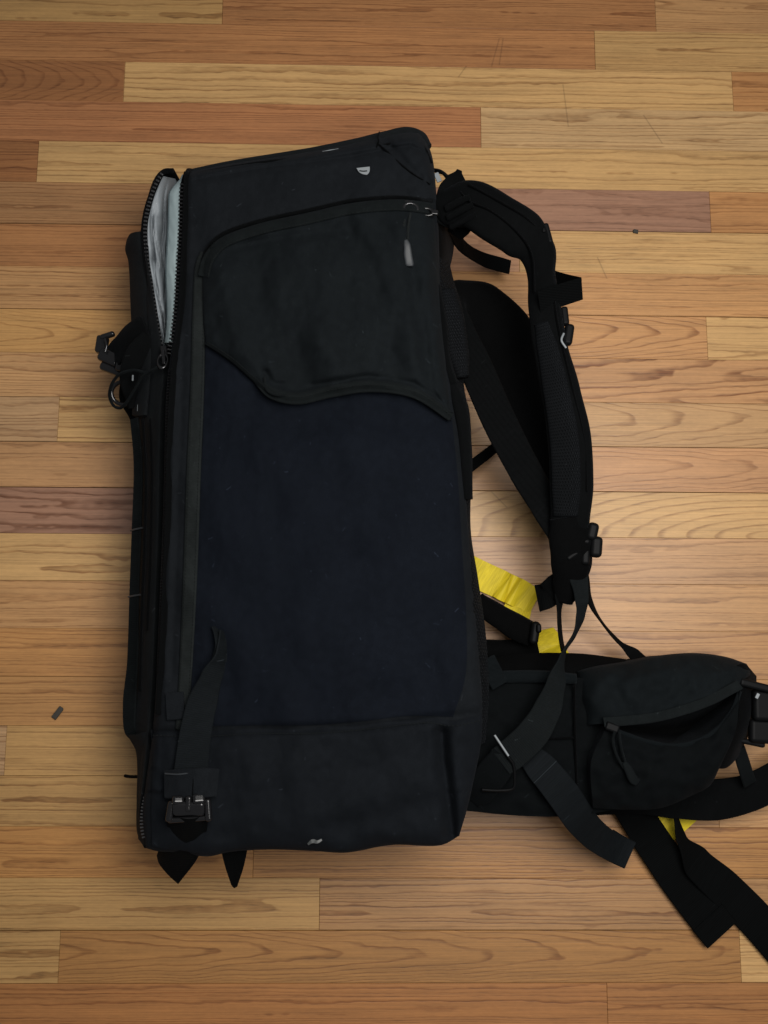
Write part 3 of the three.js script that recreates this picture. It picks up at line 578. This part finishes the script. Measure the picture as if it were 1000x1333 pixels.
// --- compression strap at the lower left with buckle
{
  const hb = (x, y, o) => Hbody(x, y) + o;
  part('compression_strap', [band([[290, 822, hb(290, 822, 0.004), 16, 70], [288, 850, hb(288, 850, 0.012), 22, 62], [276, 880, hb(276, 880, 0.011), 30, 35], [262, 920, hb(262, 920, 0.009), 38, 12], [253, 965, hb(253, 965, 0.008), 40, 4], [248, 1008, hb(248, 1008, 0.01), 42, 0]], 0.0022, 60), band([[278, 816, hb(278, 816, 0.004), 8, 60], [288, 835, hb(288, 835, 0.008), 20, 50], [286, 862, hb(286, 862, 0.005), 22, 30]], 0.002, 20)], M.webBlue, pack);
  part('strap_keeper', [band([[217, 920, hb(217, 920, 0.003), 34, 0], [240, 918, hb(240, 918, 0.004), 34, 0]], 0.0024, 12)], M.cordura, pack);
  part('strap_sleeve', [band([[215, 1021, hb(218, 1021, 0.012), 34, 0], [232, 1021, hb(232, 1021, 0.018), 36, 0], [249, 1020, hb(249, 1020, 0.019), 36, 0], [266, 1019, hb(266, 1019, 0.018), 36, 0], [283, 1019, hb(280, 1019, 0.011), 34, 0]], 0.003, 30)], M.cordura, pack);
  part('sleeve_edge', [cord([[215, 1007, hb(216, 1007, 0.015), 0], [232, 1008, hb(232, 1008, 0.0205)], [249, 1006, hb(249, 1006, 0.0215)], [266, 1005, hb(266, 1005, 0.0205)], [281, 1003, hb(279, 1003, 0.014)]], 0.0009, 20)], M.pull, last('strap_sleeve'));
  part('sleeve_seam', [cord([[252, 1005, hb(252, 1005, 0.022)], [251, 1035, hb(251, 1035, 0.021)]], 0.0005, 8)], M.dark, last('strap_sleeve'));
  const y0 = 1050, hB = hb(246, y0, 0.02);
  const bk = part('side_release_buckle', [
    block(232, 1042, hB + 0.001, 15, 11, 0.008, 0, 0.003, [-0.38, -0.24]), block(259, 1040, hB + 0.001, 16, 13, 0.008, -3, 0.003, [-0.38, -0.24]),
    block(246, 1052, hB - 0.001, 40, 18, 0.009, 0, 0.0035, [0.2, 0]), block(246, 1046, hB, 8, 20, 0.01, 0, 0.003),
    block(222, 1056, hB - 0.003, 9, 26, 0.008, 8, 0.003), block(271, 1054, hB - 0.003, 9, 28, 0.008, -6, 0.003),
    block(246, 1066, hB - 0.005, 52, 7, 0.007, -4, 0.003),
  ], M.plastic, pack);
  void bk;
  part('strap_tail', slab({ top: [[222, 1062], [247, 1066], [272, 1060]], bottom: [[204, 1114], [207, 1124], [218, 1138], [232, 1151]], left: [[222, 1062], [212, 1092], [204, 1114]], right: [[272, 1060], [268, 1088], [258, 1116], [232, 1151]], n: 24, m: 24, H: (x, y, q, t) => lerp(hB - 0.006, 0.13, t ** 1.1) + 0.008 * Math.sin(Math.PI * clamp(q * 1.2 - 0.1)) }, 0.0024), M.webDark, pack);
  part('strap_tail', slab({ top: [[286, 1098], [305, 1099], [324, 1096]], bottom: [[301, 1152], [305, 1156], [309, 1154]], left: [[286, 1098], [292, 1124], [301, 1152]], right: [[324, 1096], [318, 1126], [309, 1154]], n: 12, m: 20, H: (x, y, q, t) => lerp(0.158, 0.12, t) + 0.006 * Math.abs(q - 0.45) }, 0.0024), M.webDark, pack);
}

// --- back panel with mesh
part('back_panel', coons({ top: [[560, 292], [568, 290], [574, 292]], bottom: [[616, 968], [624, 970], [632, 966]], left: [[560, 292], [568, 370], [574, 440], [584, 500], [596, 560], [603, 650], [610, 740], [618, 850], [616, 968]], right: [[574, 292], [590, 362], [604, 410], [606, 460], [604, 500], [611, 540], [614, 600], [613, 690], [622, 750], [632, 820], [637, 900], [632, 966]], n: 16, m: 140, H: (x, y, s) => lerp(0.172, 0.135, s ** 2) + 0.003 * N(x / 12, y / 18), down: 0.01, inset: 0.02 }), M.mesh, pack);
part('back_edge', [band([[588, 498, 0.175, 16, 20], [600, 530, 0.176, 22, 20], [606, 580, 0.175, 18, 20], [609, 650, 0.172, 14, 20]], 0.006, 40, { power: 2.6 }), band([[566, 372, 0.18, 16], [574, 420, 0.18, 18], [580, 470, 0.18, 16], [590, 500, 0.176, 14]], 0.008, 30, { power: 2.4 })], M.strap, pack);
part('mesh_patch', [band([[582, 378, 0.165, 26, 20], [590, 420, 0.165, 34, 20], [596, 460, 0.163, 32, 20], [602, 492, 0.16, 20, 20]], 0.012, 30, { power: 2.6 })], M.mesh, pack);

// --- haul loop, load lifter
part('haul_loop', [band([[566, 222, 0.14, 12, 60], [578, 226, 0.155, 14, 60], [588, 240, 0.155, 14, 50], [592, 262, 0.14, 14, 40]], 0.004, 24, { power: 2.4 })], M.strap, pack);
part('loop_tag', [block(570, 231, 0.165, 7, 14, 0.002, -20, 0.0006)], M.silver, last('haul_loop'));
part('load_lifter', [band([[582, 268, 0.165, 36, 0], [588, 250, 0.172, 38, -5], [594, 236, 0.172, 30, -10], [598, 222, 0.168, 8, -10]], 0.0024, 24), band([[568, 275, 0.17, 30], [585, 280, 0.172, 36], [600, 290, 0.165, 34], [592, 306, 0.15, 24]], 0.003, 24)], M.webDark, pack);
part('lifter_tail', [band([[572, 282, 0.16, 26, 0], [588, 300, 0.12, 24, 0], [604, 322, 0.08, 22, 0], [630, 338, 0.04, 21, 0], [650, 344, 0.03, 21, 0], [664, 348, 0.026, 20, 0]], 0.002, 50)], M.webDark, pack);
part('side_wing', coons({ top: [[560, 282], [578, 284], [592, 296]], bottom: [[568, 378], [574, 376], [580, 366]], left: [[560, 282], [566, 330], [568, 378]], right: [[592, 296], [590, 330], [580, 366]], n: 12, m: 20, H: (x, y, s) => lerp(0.17, 0.1, s * s), down: 0.02 }), M.dark, pack);

// --- shoulder straps
part('shoulder_strap', [band([[572, 262, 0.165, 40, 0], [592, 265, 0.175, 68, 0], [618, 267, 0.185, 70, 0], [648, 285, 0.19, 72, 0], [678, 304, 0.19, 70, -5], [699, 327, 0.185, 50, -20], [705, 360, 0.18, 38, -28], [709, 400, 0.172, 44, -20], [716, 450, 0.165, 46, -12], [730, 510, 0.155, 52, -8], [741, 570, 0.148, 58, -4], [744, 630, 0.14, 58, 0], [742, 676, 0.13, 52, 0], [740, 700, 0.125, 46, 0]], 0.017, 120, { power: 2.8 })], M.strap, pack, { label: 'upper padded shoulder strap, bent at the top' });
part('strap_mesh', [band([[706, 420, 0.174, 22, -8], [714, 455, 0.17, 30, -8], [725, 510, 0.161, 36, -6], [735, 570, 0.154, 40, -3], [738, 630, 0.146, 40, 0], [737, 672, 0.137, 34, 0]], 0.009, 60, { power: 2.1 })], M.mesh, last('shoulder_strap'));
part('strap_seam', [cord([[610, 240, 0.192], [650, 262, 0.199], [690, 288, 0.199], [712, 318, 0.19], [718, 360, 0.187], [726, 420, 0.18], [744, 500, 0.165], [760, 570, 0.155], [764, 640, 0.146]], 0.0014, 90), cord([[600, 250, 0.186], [612, 262, 0.196], [640, 275, 0.199], [676, 305, 0.2], [692, 330, 0.195], [696, 380, 0.186]], 0.0012, 60)], M.dark, last('shoulder_strap'));
part('strap_fold', [band([[580, 272, 0.184, 10], [598, 262, 0.193, 10], [612, 256, 0.197, 8]], 0.003, 14, { power: 2.4 }), band([[582, 284, 0.184, 9], [600, 274, 0.194, 9], [616, 266, 0.198, 8]], 0.003, 14, { power: 2.4 }), band([[586, 296, 0.182, 8], [604, 287, 0.193, 8], [620, 279, 0.197, 7]], 0.003, 14, { power: 2.4 })], M.strap, last('shoulder_strap'));
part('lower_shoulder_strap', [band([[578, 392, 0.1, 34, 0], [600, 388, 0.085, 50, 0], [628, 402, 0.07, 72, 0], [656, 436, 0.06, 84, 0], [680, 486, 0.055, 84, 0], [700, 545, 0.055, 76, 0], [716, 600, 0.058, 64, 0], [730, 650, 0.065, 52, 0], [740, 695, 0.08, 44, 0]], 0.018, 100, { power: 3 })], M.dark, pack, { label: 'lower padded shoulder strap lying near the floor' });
part('strap_webbing', [band([[582, 384, 0.13, 30, 0], [598, 428, 0.128, 40, 0], [622, 484, 0.125, 46, 0], [650, 548, 0.12, 46, 0], [682, 610, 0.118, 44, 0], [712, 662, 0.12, 40, 0], [730, 694, 0.122, 36, 0]], 0.003, 60)], M.strap, pack);
part('retention_cord', [band([[606, 612, 0.05, 15, 0], [625, 598, 0.035, 14, 0], [655, 574, 0.03, 13, 0], [668, 562, 0.04, 12, 0]], 0.002, 20)], M.webDark, pack);
part('sternum_loop', [...slab({ top: [[700, 380], [730, 369], [757, 361]], bottom: [[704, 409], [732, 399], [759, 390]], left: [[700, 380], [702, 394], [704, 409]], right: [[757, 361], [758, 375], [759, 390]], n: 12, m: 12, H: (x, y, q, t) => 0.196 + 0.006 * q - 0.02 * t }, 0.002), ...slab({ top: [[716, 350], [735, 356], [757, 361]], bottom: [[718, 376], [738, 374], [757, 368]], left: [[716, 350], [717, 362], [718, 376]], right: [[757, 361], [757.5, 365], [757, 368]], n: 12, m: 8, H: (x, y, q, t) => lerp(0.15, 0.19, q) - 0.01 * t }, 0.002)], M.webDark, pack);
part('strap_buckle', [block(713, 305, 0.192, 8, 30, 0.01, -12, 0.003), block(708, 300, 0.198, 5, 6, 0.004, 0, 0.0012)], M.matte, pack);
part('strap_clip', [block(735, 412, 0.17, 10, 26, 0.01, -4, 0.003)], M.matte, pack);
part('strap_clip', [block(740, 436, 0.168, 13, 30, 0.01, 10, 0.004)], M.matte, pack);
part('clip_bar', [cord([[734, 434, 0.178], [731, 443, 0.179], [737, 453, 0.178]], 0.0012, 14)], M.silver, last('strap_clip'));

// --- ladder lock cluster and adjusting webbing
part('ladder_lock', [block(771, 692, 0.128, 15, 24, 0.012, 14, 0.005), block(776, 712, 0.126, 16, 28, 0.012, 6, 0.005), block(748, 703, 0.127, 40, 8, 0.009, 8, 0.003), block(750, 720, 0.125, 30, 7, 0.008, -34, 0.003), block(762, 716, 0.122, 12, 40, 0.012, 4, 0.004)], M.matte, pack);
part('strap_anchor', [band([[738, 672, 0.132, 46, 0], [742, 700, 0.126, 56, 0], [744, 730, 0.118, 54, 0], [740, 760, 0.105, 42, 0], [733, 782, 0.095, 26, 0]], 0.016, 40, { power: 2.8 })], M.dark, pack);
part('webbing_tab', [band([[738, 750, 0.11, 20, 0], [724, 762, 0.1, 30, -10], [712, 775, 0.09, 34, -15], [700, 779, 0.082, 36, -15]], 0.003, 30)], M.webDark, pack);
part('adjuster_webbing', [band([[752, 745, 0.115, 26, 0], [757, 775, 0.115, 20, 10], [756, 800, 0.118, 15, 30], [748, 826, 0.122, 9, 55], [736, 845, 0.13, 9, 62], [732, 856, 0.132, 14, 50], [724, 890, 0.14, 28, 20], [712, 925, 0.142, 36, 6], [694, 955, 0.142, 40, 0], [668, 980, 0.138, 40, 0], [652, 992, 0.135, 38, 0]], 0.0022, 110)], M.web, pack, { label: 'adjusting webbing running down across the hip belt' });
part('adjuster_webbing', [band([[729, 770, 0.1, 16, 20], [728, 800, 0.1, 9, 50], [730, 830, 0.11, 10, 50], [734, 850, 0.125, 12, 50]], 0.0022, 40)], M.webDark, pack);
part('adjuster_webbing', [band([[762, 752, 0.1, 14, 30], [768, 782, 0.08, 12, 40], [785, 812, 0.055, 7, 60], [806, 836, 0.045, 9, 50], [826, 852, 0.05, 18, 20], [840, 866, 0.06, 20, 10]], 0.002, 60)], M.webDark, pack);

// --- hip belt
part('belt_back_layer', coons({ top: [[632, 862], [655, 854], [700, 850], [760, 851], [815, 858]], bottom: [[622, 905], [700, 905], [760, 900], [815, 900]], left: [[632, 862], [624, 885], [622, 905]], right: [[815, 858], [818, 880], [815, 900]], n: 50, m: 16, H: (x, y, s, t) => lerp(0.075, 0.09, Math.sin(Math.PI * t)) , down: 0.004 }), M.dark, pack);
const beltH = (x, y) => 0.105 + 0.012 * Math.sin(Math.PI * clamp((y - 870) / 190)) ** 0.6 + 0.002 * N(x / 40, y / 30);
part('hip_belt', coons({ top: [[618, 884], [650, 880], [700, 880], [752, 882], [800, 890]], bottom: [[604, 1055], [650, 1060], [700, 1063], [750, 1062], [810, 1052]], left: [[618, 884], [622, 960], [604, 1055]], right: [[800, 890], [806, 970], [810, 1052]], n: 60, m: 60, H: beltH, down: 0.006, inset: 0.04 }), M.belt, pack);
part('belt_piping', [band([[622, 884, 0.112, 16], [660, 881, 0.114, 16], [710, 881, 0.115, 16], [750, 884, 0.114, 14]], 0.008, 40, { power: 2.4 })], M.pouch, last('hip_belt'));
part('belt_tab', [band([[634, 858, 0.14, 22, 0], [642, 876, 0.13, 24, 0], [650, 892, 0.122, 22, 0]], 0.003, 14)], M.pouch, pack);
part('belt_stitching', [cord([[748, 890, 0.121], [749, 960, 0.122], [752, 1045, 0.112]], 0.0014, 30), cord([[706, 962, 0.121], [730, 961, 0.121], [750, 960, 0.121]], 0.001, 14)], M.dark, last('hip_belt'));
// pouch: upper cover, dark mouth, lower lip and belly
const lipUp = [[786, 942], [815, 940], [850, 936], [890, 926], [925, 913], [963, 893]];
const lipLow = [[790, 946], [812, 955], [845, 966], [880, 971], [912, 963], [938, 945], [955, 922], [963, 900]];
part('pouch_cover', coons({ top: [[752, 874], [772, 868], [815, 861], [860, 853], [905, 850], [945, 855], [972, 864]], bottom: [[760, 944], ...lipUp.slice(0, 5), [966, 893]], left: [[752, 874], [754, 910], [760, 944]], right: [[972, 864], [978, 876], [966, 893]], n: 60, m: 30, H: (x, y, s, t) => 0.095 + 0.045 * Math.sqrt(Math.sin(Math.PI / 2 * clamp(t * 1.6))) * Math.sqrt(Math.max(0, 1 - (2 * s - 1) ** 6)) + 0.003 * N(x / 30, y / 30) - 0.004 * Math.exp(-(((x - 790 - (y - 880) * 0.6) / 9) ** 2)), down: 0.006, inset: 0.03 }), M.pouch, pack);
part('pouch_zipper_flap', [band(lipUp.map((p, i) => [p[0], p[1] - 2, 0.144 + 0.002 * Math.sin(i), 13, 25]), 0.0028, 60)], M.bind, pack, { label: 'lighter zip flap above the open pouch' });
part('pouch_belly', coons({ top: lipLow, bottom: [[772, 1052], [815, 1054], [860, 1052], [900, 1036], [925, 1022], [936, 1000]], left: [[790, 946], [770, 990], [772, 1052]], right: [[963, 900], [958, 950], [936, 1000]], n: 60, m: 40, H: (x, y, s, t) => 0.112 + 0.028 * Math.sqrt(Math.sin(Math.PI * clamp(lerp(0.28, 0.98, t)))) + 0.003 * N(x / 30, y / 30), down: 0.006, inset: 0.05 }), M.belt, pack);
part('pouch_inside', coons({ top: lipUp.map((p) => [p[0], p[1] - 4]), bottom: lipLow.map((p) => [p[0], p[1] + 4]), left: [[786, 938], [788, 944], [790, 950]], right: [[963, 889], [964, 896], [963, 904]], n: 40, m: 12, H: (x, y, s, t) => 0.13 - 0.07 * Math.sin(Math.PI * t) * Math.sin(Math.PI * s) }), M.dark, pack);
part('pouch_lip', [band(lipLow.map((p) => [p[0], p[1], 0.134, 6, 0]), 0.005, 70, { power: 2.2 })], M.pouch, pack);
part('pouch_end', coons({ top: [[950, 872], [968, 864], [985, 880]], bottom: [[930, 1000], [945, 1000], [962, 985]], left: [[950, 872], [962, 930], [930, 1000]], right: [[985, 880], [984, 930], [962, 985]], n: 16, m: 30, H: (x, y, s) => lerp(0.125, 0.08, s * s), down: 0.006 }), M.dark, pack);
part('pouch_slider', [block(797, 947, 0.146, 18, 11, 0.006, 20, 0.0025)], M.matte, pack);
part('pull_cord', [cord([[800, 952, 0.149], [798, 966, 0.148], [803, 984, 0.147], [812, 1000, 0.146]], 0.0015, 24), cord([[806, 952, 0.149], [808, 970, 0.148], [812, 986, 0.147], [816, 998, 0.146]], 0.0015, 24)], M.web, last('pouch_slider'));
part('zip_pull', [band([[812, 992, 0.147, 7], [818, 1002, 0.146, 11], [824, 1014, 0.144, 12], [829, 1018, 0.142, 10]], 0.0055, 16, { power: 3 })], M.web, last('pouch_slider'), { label: 'dark moulded zip pull hanging from the pouch' });
// right hand buckle of the belt, running out of the picture
part('belt_buckle', [block(985, 893, 0.12, 46, 10, 0.01, 14, 0.003), block(992, 918, 0.11, 26, 40, 0.014, 2, 0.005), block(990, 952, 0.105, 30, 30, 0.012, 4, 0.005), block(1012, 930, 0.11, 20, 70, 0.012, 0, 0.004), block(975, 966, 0.1, 40, 7, 0.008, 12, 0.003)], M.matte, pack);
part('buckle_stitch', [block(986, 906, 0.128, 4, 7, 0.002, 30, 0.0006)], M.silver, last('belt_buckle'));
part('belt_webbing', [band([[770, 1040, 0.03, 40, 0], [830, 1036, 0.035, 44, 0], [880, 1040, 0.035, 48, 0], [930, 1041, 0.035, 50, 0], [975, 1032, 0.04, 46, 0], [1015, 1012, 0.05, 44, 0], [1060, 985, 0.06, 44, 0]], 0.003, 60)], M.strap, pack);
part('belt_webbing', [band([[962, 975, 0.085, 17, 0], [968, 995, 0.07, 18, 0], [976, 1020, 0.05, 18, 0]], 0.003, 20)], M.web, pack);
// tri-glide and tails on the wing
part('tri_glide', [cord([[643, 958, 0.142], [653, 972, 0.143], [663, 987, 0.142]], 0.0017, 10), cord([[663, 987, 0.142], [668, 994, 0.14], [670, 1010, 0.136], [668, 1026, 0.132], [650, 1029, 0.13], [628, 1028, 0.128]], 0.0016, 40)], M.matte, pack);
part('tri_glide_bar', [cord([[644, 957, 0.1445], [662, 984, 0.1445]], 0.0012, 6)], M.silver, last('tri_glide'), { label: 'bright metal bar of the strap adjuster' });
part('anchor_webbing', [band([[658, 985, 0.136, 36, 0], [642, 1006, 0.13, 40, 0], [624, 1028, 0.12, 40, 0], [612, 1040, 0.11, 30, 0]], 0.0024, 30)], M.belt, pack);
part('hip_tail', [band([[684, 978, 0.121, 30, 0], [708, 1003, 0.125, 40, 0], [733, 1034, 0.123, 42, 0], [752, 1062, 0.112, 41, 0], [770, 1083, 0.088, 38, 0], [788, 1097, 0.062, 36, 0], [803, 1105, 0.05, 35, 0], [819, 1113, 0.045, 34, 0]], 0.0022, 80)], M.webBlue, pack);
part('tail_hem', [band([[790, 1097.5, 0.0535, 37, 0], [803, 1105, 0.0485, 36, 0], [820, 1113.5, 0.046, 35, 0]], 0.003, 12)], M.webBlue, last('hip_tail'));
part('belt_tail', [band([[800, 1020, 0.03, 40, 0], [822, 1052, 0.022, 44, 0], [850, 1096, 0.014, 46, 0], [885, 1146, 0.01, 48, 0], [915, 1186, 0.009, 48, 0], [940, 1216, 0.009, 48, 0]], 0.0024, 60)], M.webDark, pack);
part('tail_hem', [band([[921, 1194, 0.011, 49, 0], [940, 1217, 0.011, 49, 0]], 0.003, 8)], M.webDark, last('belt_tail'));
part('belt_tail', [band([[876, 1030, 0.03, 10, 50], [880, 1062, 0.03, 12, 50], [888, 1094, 0.025, 22, 40], [908, 1124, 0.015, 42, 15], [945, 1158, 0.008, 46, 4], [985, 1198, 0.007, 46, 0], [1030, 1250, 0.007, 46, 0]], 0.0024, 70)], M.webDark, pack);
// strap piece between body and wing
part('lumbar_strap', [band([[622, 784, 0.07, 26, 0], [646, 800, 0.06, 30, 0], [672, 816, 0.05, 34, 0], [692, 826, 0.045, 32, 0]], 0.01, 30, { power: 3 }), band([[626, 845, 0.03, 26, 0], [665, 848, 0.03, 30, 0], [700, 842, 0.03, 26, 0]], 0.008, 20, { power: 3 })], M.dark, pack);
part('strap_clip', [block(696, 824, 0.055, 12, 30, 0.012, 10, 0.005), block(701, 818, 0.06, 7, 12, 0.01, 0, 0.003)], M.matte, pack);

// ------------------------------------------------------------------ yellow ribbon under the belt
{
  BASE = P(690, 790, 0);
  const y = new THREE.Group(); y.name = 'yellow_ribbon'; y.position.copy(BASE);
  y.userData = { label: 'creased yellow ribbon lying on the floor under the hip belt', category: 'ribbon' };
  scene.add(y);
  part('ribbon_end', [band([[600, 736, 0.006, 38], [628, 750, 0.006, 38], [650, 760, 0.006, 38], [658, 764, 0.014, 38], [664, 767, 0.009, 38], [671, 770, 0.016, 38], [678, 774, 0.012, 38], [688, 781, 0.012, 38], [696, 786, 0.009, 36]], 0.0008, 90)], M.yellow, y);
  part('ribbon_fold', [band([[656, 790, 0.012, 12, 10], [672, 797, 0.014, 14, 10], [690, 803, 0.01, 16, 10]], 0.0008, 16)], M.yellow, y);
  part('ribbon_middle', [band([[708, 820, 0.006, 26], [712, 830, 0.012, 32], [714, 842, 0.016, 36], [722, 860, 0.004, 42], [760, 920, 0.003, 44], [820, 1000, 0.003, 46], [862, 1050, 0.004, 46], [880, 1068, 0.006, 44], [891, 1082, 0.004, 40]], 0.0008, 90)], M.yellow, y);
}
// ------------------------------------------------------------------ bits on the floor
{
  const bit = (name, label, px, py, l, w, deg) => {
    const s = mpp(0), g = new RoundedBoxGeometry(l * s, Math.min(w, 5) * s * 0.6, w * s, 3, w * s * 0.22), p = g.attributes.position;
    for (let i = 0; i < p.count; i++) { const x = p.getX(i) / s, z = p.getZ(i) / s; p.setY(i, p.getY(i) + w * s * 0.25 + 0.0004 * N(x * 0.3 + px, z * 0.4)); p.setZ(i, p.getZ(i) * (1 + 0.25 * N(x * 0.25, px))); p.setX(i, p.getX(i) + 0.0006 * N(z * 0.4, py)); }
    g.computeVertexNormals();
    const o = new THREE.Mesh(g, M.crumb), a = P(px, py, 0), b = P(px + 10 * Math.cos(deg * Math.PI / 180), py + 10 * Math.sin(deg * Math.PI / 180), 0);
    o.position.copy(a); o.position.y = 0.0006; o.rotation.y = Math.atan2(-(b.z - a.z), b.x - a.x); o.name = name; o.castShadow = o.receiveShadow = true;
    o.userData = { label, category: 'crumb' };
    scene.add(o);
  };
  bit('floor_crumb', 'dark oblong crumb lying on the boards left of the backpack', 76, 928, 17, 7, -52);
  bit('floor_speck', 'tiny black speck at a board seam right of the upper shoulder strap', 827, 302, 7, 5, 10);
}
renderer.render(scene, camera);
